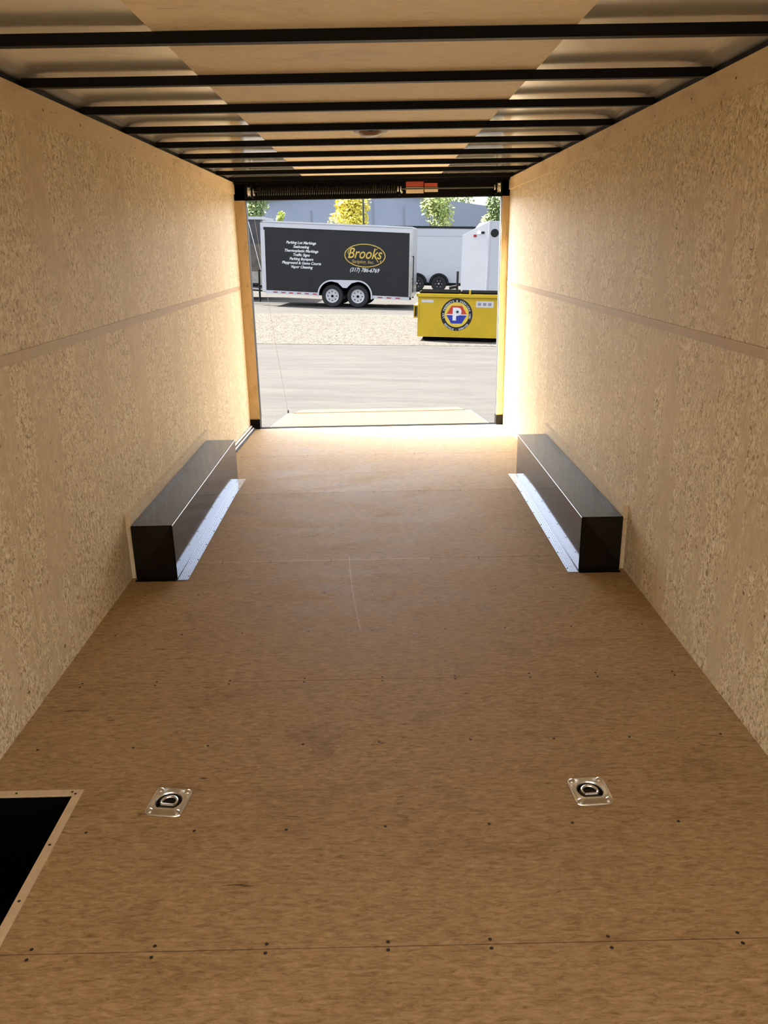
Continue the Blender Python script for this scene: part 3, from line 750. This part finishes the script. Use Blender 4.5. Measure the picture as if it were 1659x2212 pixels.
MB().box(-0.02, 0.03, -0.012, 0.012, zb3, H3-0.01).build('corner_trim', WHITE, T3)

# ---------------------------------------------------------------- dark trailer seen past the black one's hitch
pL = at(520, 470, 31.0); pR = at(559, 474, 30.4)
T4 = empty('cargo_trailer', GM(pR.x-0.05, 30.6, math.radians(4)), label='weathered dark trailer with white roof edge beside the left jamb', cat='trailer')
H4 = pR.z-gz(pR.x, 30.6)
WEATH = pm('weathered grey panel', srgb(112, 104, 92), 0.7, 0, 0.4, 3); 
MB().box(-3.2, 0, 0, 2.2, 1.05, H4).build('body', pm('dark grey panel', srgb(74, 74, 74), 0.5, 0, 0.2, 3), T4, smooth=False)
MB().box(-3.2, -0.02, -0.012, 0, 1.05, 2.0).build('lower_panel', WEATH, T4)
MB().box(-3.2, 0.02, 0, 2.2, 0.55, 1.05).build('base', pm('pale weathered base', srgb(190, 182, 168), 0.7, 0, 0.2, 4), T4, smooth=False)
MB().box(-3.25, 0.05, -0.04, 2.25, H4, H4+0.10).build('roof_edge', WHITE, T4)
MB().box(-0.02, 0.16, -0.03, 0.1, 0.5, H4-0.1).build('corner_post', WHITE, T4)
MB().tube([(-0.45, -0.02, H4-0.05), (-0.05, -0.02, 1.1)], 0.006, 6).build('strap', WHITEP, T4)
wheel(T4, -1.6, -0.02, 0.36, BRIM, 6); wheel(T4, -2.5, -0.02, 0.36, BRIM, 6)
MB().box(-3.2, 0, 0.25, 2.0, 0.40, 0.55).build('chassis', BLACK, T4)

# ---------------------------------------------------------------- yellow dumpster
YEL = pm('yellow dumpster paint', srgb(206, 170, 24), 0.45, 0, 0.08, 2.5)
DX, DYY, DW, DD, DH = 1.80, 17.62, 1.80, 1.25, 1.02
D = empty('dumpster', GM(DX, DYY, math.radians(8)), label='yellow dumpster with round red and blue P emblem on its front', cat='dumpster')
h2 = DW/2
m = MB(); t = 0.025; zb = 0.10
m.box(-h2, h2, 0, t, zb, DH); m.box(-h2, h2, DD-t, DD, zb, DH); m.box(-h2, -h2+t, t, DD-t, zb, DH); m.box(h2-t, h2, t, DD-t, zb, DH); m.box(-h2+t, h2-t, t, DD-t, zb, zb+0.03)
m.build('body', YEL, D, smooth=False)
MB().box(-h2-0.03, h2+0.03, -0.04, 0.0, DH-0.075, DH+0.0).build('front_rim', YEL, D, bevel=0.008)
for sg in (-1, 1):
    MB().box(sg*h2-0.03 if sg < 0 else h2, sg*h2 if sg < 0 else h2+0.03, -0.04, DD, DH-0.05, DH).build('side_rim', YEL, D)
    a, b = sorted((sg*(h2+0.002), sg*(h2+0.10)))
    m = MB(); m.box(a, b, 0.10, 1.05, 0.74, 0.765).box(a, b, 0.10, 1.05, 0.49, 0.515); m.box(a if sg < 0 else b-0.02, a+0.02 if sg < 0 else b, 0.10, 1.05, 0.515, 0.74)
    m.build('fork_pocket', YEL, D, smooth=False)
    MB().box(sg*h2*0.985-0.01, sg*h2*0.985+0.01, -0.012, 0, 0.45, 0.80).build('corner_rib', YEL, D)
for x in (-0.62, 0.62): MB().box(x-0.12, x+0.12, 0.06, DD-0.06, 0.0, zb).build('skid', DARKH, D)
MB().box(-h2+0.12, h2-0.02, 0.10, DD-0.1, 0.03, zb-0.001).build('underside', DARKH, D)
for x0_, x1_ in ((-h2+0.02, -0.02), (0.02, h2-0.02)):
    m = MB().hexa([(x0_, 0.0, DH+0.012), (x1_, 0.0, DH+0.012), (x1_, DD, DH+0.005), (x0_, DD, DH+0.005)], [(x0_, 0.0, DH+0.030), (x1_, 0.0, DH+0.030), (x1_, DD, DH+0.025), (x0_, DD, DH+0.025)])
    m.build('lid', DARKH, D)
MB().box(0.20, 0.24, -0.03, 0.0, DH-0.02, DH+0.09).build('lid_stop', YEL, D)
STK = pm('white sticker', srgb(214, 212, 204), 0.5, 0, 0.1, 20)
MB().box(-h2+0.08, -h2+0.34, -0.003, 0, DH-0.19, DH-0.13).build('sticker', STK, D)
MB().box(h2-0.54, h2-0.16, -0.003, 0, DH-0.27, DH-0.14).build('sticker', STK, D)
SMARK = pm('faded sticker print', srgb(150, 140, 160), 0.5)
for i in range(3): MB().box(h2-0.50+i*0.11, h2-0.43+i*0.11, -0.005, -0.003, DH-0.235, DH-0.175).build('sticker_print', SMARK, D)
BLUE = pm('emblem blue', srgb(44, 56, 160), 0.45); REDE = pm('emblem red', srgb(200, 62, 44), 0.45); ECRM = pm('emblem yellow', srgb(226, 196, 70), 0.45); EBLK = pm('emblem black', (0.012, 0.011, 0.012, 1), 0.45)
ex, ez = -0.05, 0.585
def disc(r_, y, mat, nm, th=0.002): return MB().lathe([(0.0001, y-th), (r_, y-th), (r_, y), (0.0001, y)], (ex, 0, ez), 48, 'y').build(nm, mat, D)
disc(0.345, 0.0, EBLK, 'emblem_ring'); disc(0.265, -0.002, ECRM, 'emblem_field')
hexp = lambda s_: [(ex+0.228*math.cos(a), ez+0.228*0.95*math.sin(a)) for a in s_]
MB().prism(hexp([0, PI/3, 2*PI/3, PI]), (-0.006, -0.004)).build('emblem_top', REDE, D, smooth=False)
MB().prism(hexp([PI, 4*PI/3, 5*PI/3, 0]), (-0.006, -0.004)).build('emblem_bottom', BLUE, D, smooth=False)
MB().box(ex-0.228, ex+0.228, -0.008, -0.006, ez-0.010, ez+0.010).build('emblem_bar', WLET, D)
text('P', 0.34, WLET, D, 'emblem_letter', (ex, -0.009, ez), RX, 0, 0.002, 0.022, 1.0)
st = []
for k in range(10):
    r_ = 0.042 if k % 2 == 0 else 0.017; a = PI/2+k*PI/5; st.append((ex+0.018+r_*math.cos(a), ez+0.062+r_*math.sin(a)))
MB().prism(st, (-0.015, -0.0115)).build('emblem_star', EBLK, D, smooth=False)
def arc_text(s_, r_, a_mid, span, flip, size):
    n = len(s_)
    for i, ch in enumerate(s_):
        if ch == ' ': continue
        a = a_mid + (0.5-(i+0.5)/n)*span*(1 if not flip else -1)
        x, z = ex+r_*math.cos(a), ez+r_*math.sin(a)
        ry = -(a-PI/2) if not flip else -(a+PI/2)
        text(ch, size, WLET, D, 'emblem_letter', (x, -0.003, z), (PI/2, ry, 0), 0, 0.001, 0.0015)
arc_text('LES PRODUCTS & SERVICES INC', 0.290, PI/2, math.radians(215), False, 0.052)
arc_text('RECYCLE - SERVICE', 0.320, -PI/2, math.radians(105), True, 0.052)

# ---------------------------------------------------------------- far building
BLD = NT('blue-grey metal siding'); v_ = BLD.mapping((1, 1, 1))
wv = BLD.n('ShaderNodeTexWave', bands_direction='X'); wv.inputs['Scale'].default_value = 1.6; BLD.l(v_, wv.inputs[0])
BLD.bump(wv.outputs[1], 0.3, 0.03)
BLDM = BLD.fin(BLD.ramp(BLD.noise(v_, 0.3, 3), [(0.3, srgb(160, 170, 188)), (0.7, srgb(172, 181, 198))]), 0.5, 0, 0.3)
YB = 82.0
cB = at(800, 520, YB)
B = empty('warehouse', Matrix.Translation((cB.x, YB, gz(cB.x, YB))), label='long pale blue-grey metal warehouse beyond the trailers', cat='building')
def bpt(px, py): p = at(px, py, YB); return (p.x-cB.x, p.z-gz(cB.x, YB))
pk = bpt(780, 398); le = bpt(548, 436); re_ = bpt(965, 434)
MB().prism([(le[0], -1.5), (re_[0], -1.5), re_, pk, le], (0, 30)).build('hall', BLDM, B, smooth=False)
BLD2 = pm('grey metal siding', srgb(150, 157, 172), 0.5, 0, 0.04, 0.4)
a1 = bpt(958, 436); a2 = bpt(1054, 449)
MB().prism([(a1[0], -1.5), (a2[0], -1.5), a2, a1], (-3.0, 20)).build('annex', BLD2, B, smooth=False)
MB().prism([(le[0]-0.4, le[1]-0.05), pk, (re_[0], re_[1]-0.02), (re_[0], re_[1]+0.25), (pk[0], pk[1]+0.3), (le[0]-0.4, le[1]+0.25)], (-0.5, 30.5)).build('roof', BLD2, B, smooth=False)
for i in range(7):
    x = le[0]+2.5+i*3.0
    MB().box(x-0.06, x+0.06, -0.06, 0, -1.0, pk[1]-1.2-abs(x-pk[0])*0.22).build('downpipe', BLD2, B)
# light pole
pp = at(785, 470, 52.0)
PO = empty('light_pole', Matrix.Translation((pp.x, 52, gz(pp.x, 52))), label='slim dark light pole rising beside the yellow tree', cat='light pole')
MB().lathe([(0.10, 0), (0.10, 0.5), (0.065, 0.5), (0.05, 8.0), (0.0001, 8.0)], n=12).build('pole', pm('dark bronze metal', (0.05, 0.048, 0.045, 1), 0.5), PO)
MB().box(-0.10, 1.1, -0.12, 0.12, 7.9, 8.05).build('lamp_head', BLACK, PO, bevel=0.02)
MB().lathe([(0.22, 0), (0.22, 0.45), (0.0001, 0.45)], n=12).build('footing', pm('concrete', (0.4, 0.39, 0.37, 1), 0.9), PO)

# ---------------------------------------------------------------- trees
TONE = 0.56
def leaf_mat(name, a, b):
    s = NT(name); c = s.ramp(s.noise(s.mapping(), 1.6, 4, 0.6), [(0.3, a), (0.7, b)])
    m_ = s.fin(c, 0.6, 0, 0.2); s.b.inputs['Subsurface Weight'].default_value = 0.0
    return m_
BARK = pm('bark', (0.10, 0.075, 0.05, 1), 0.9, 0, 0.3, 14)
def tree(px, Y, py_mid, rw, rh, leafm, label, n=2600, trunk=True, size=0.11, lobes=9, multi=False):
    c = at(px, py_mid, Y); g = gz(c.x, Y)
    E_ = empty('tree', Matrix.Translation((c.x, Y, g)), label=label, cat='tree')
    zc_ = c.z-g; L = []
    for i in range(lobes):
        a = R.uniform(0, 2*PI); q = R.uniform(0.1, 0.62)
        L.append((rw*q*math.cos(a), rw*q*math.sin(a), zc_+R.uniform(-0.6, 0.6)*rh, R.uniform(0.35, 0.52)))
    m = MB()
    for i in range(n):
        lx, ly, lz, k = R.choice(L)
        d = Vector((R.gauss(0, 1), R.gauss(0, 1), R.gauss(0, 1))).normalized()*(R.random()**0.4)
        p = Vector((lx+d.x*rw*k, ly+d.y*rw*k, lz+d.z*rh*k*1.1))
        u = Vector((R.gauss(0, 1), R.gauss(0, 1), R.gauss(0, 1))).normalized(); v = u.orthogonal().normalized()
        s_ = size*R.uniform(0.6, 1.3)
        m.add([p-u*s_, p+v*s_*0.55, p+u*s_, p-v*s_*0.55], [(0, 1, 2, 3)])
    o = m.build('foliage', leafm, E_, smooth=False); tag(o, kind='stuff')
    m = MB(); h0 = zc_-rh*0.5
    if multi:
        for a in (-0.5, -0.2, 0.15, 0.5): m.tube([(a*0.15, 0, 0.0), (a*0.5, 0.05, h0*0.6), (a*rw*1.0, a*0.2, zc_+rh*0.2)], [0.07, 0.05, 0.015], 7)
    else:
        m.tube([(0, 0, 0), (0.05, 0, h0*0.5), (0, 0, h0), (0.03, 0, zc_+rh*0.5)], [0.13, 0.11, 0.09, 0.02], 8)
        for i in range(5):
            a = i*1.3; m.tube([(0, 0, h0+i*0.12*rh), (rw*0.55*math.cos(a), rw*0.55*math.sin(a), h0+(0.45+i*0.12)*rh)], [0.05, 0.012], 6)
    m.build('trunk', BARK, E_)
    return E_
GRN = leaf_mat('green leaves', srgb(112, 132, 58), srgb(176, 186, 112)); YLW = leaf_mat('golden leaves', srgb(190, 172, 44), srgb(224, 208, 90)); DKG = leaf_mat('dull green leaves', srgb(86, 106, 60), srgb(140, 156, 100)); LIM = leaf_mat('lime leaves', srgb(150, 170, 70), srgb(190, 200, 100))
tree(750, 56, 456, 1.95, 1.7, YLW, 'golden-yellow round tree beside the light pole', 4200)
tree(946, 50, 450, 1.35, 1.8, GRN, 'light green young tree above the white tandem trailer', 2400, multi=True, size=0.10)
tree(543, 60, 446, 1.5, 1.5, DKG, 'green tree beyond the left jamb above the weathered trailer', 2600)
tree(1074, 66, 462, 1.3, 1.7, DKG, 'dull green tree to the right of the warehouse', 3000)
tree(1108, 74, 455, 1.5, 2.0, GRN, 'tall green tree beside the right jamb', 2600)
tree(606, 58, 470, 0.45, 0.5, LIM, 'small lime-green shrub top above the charcoal trailer roof', 700, size=0.08, lobes=4)
tree(985, 105, 446, 2.6, 1.6, DKG, 'distant tree top behind the warehouse annex', 1600, size=0.2)
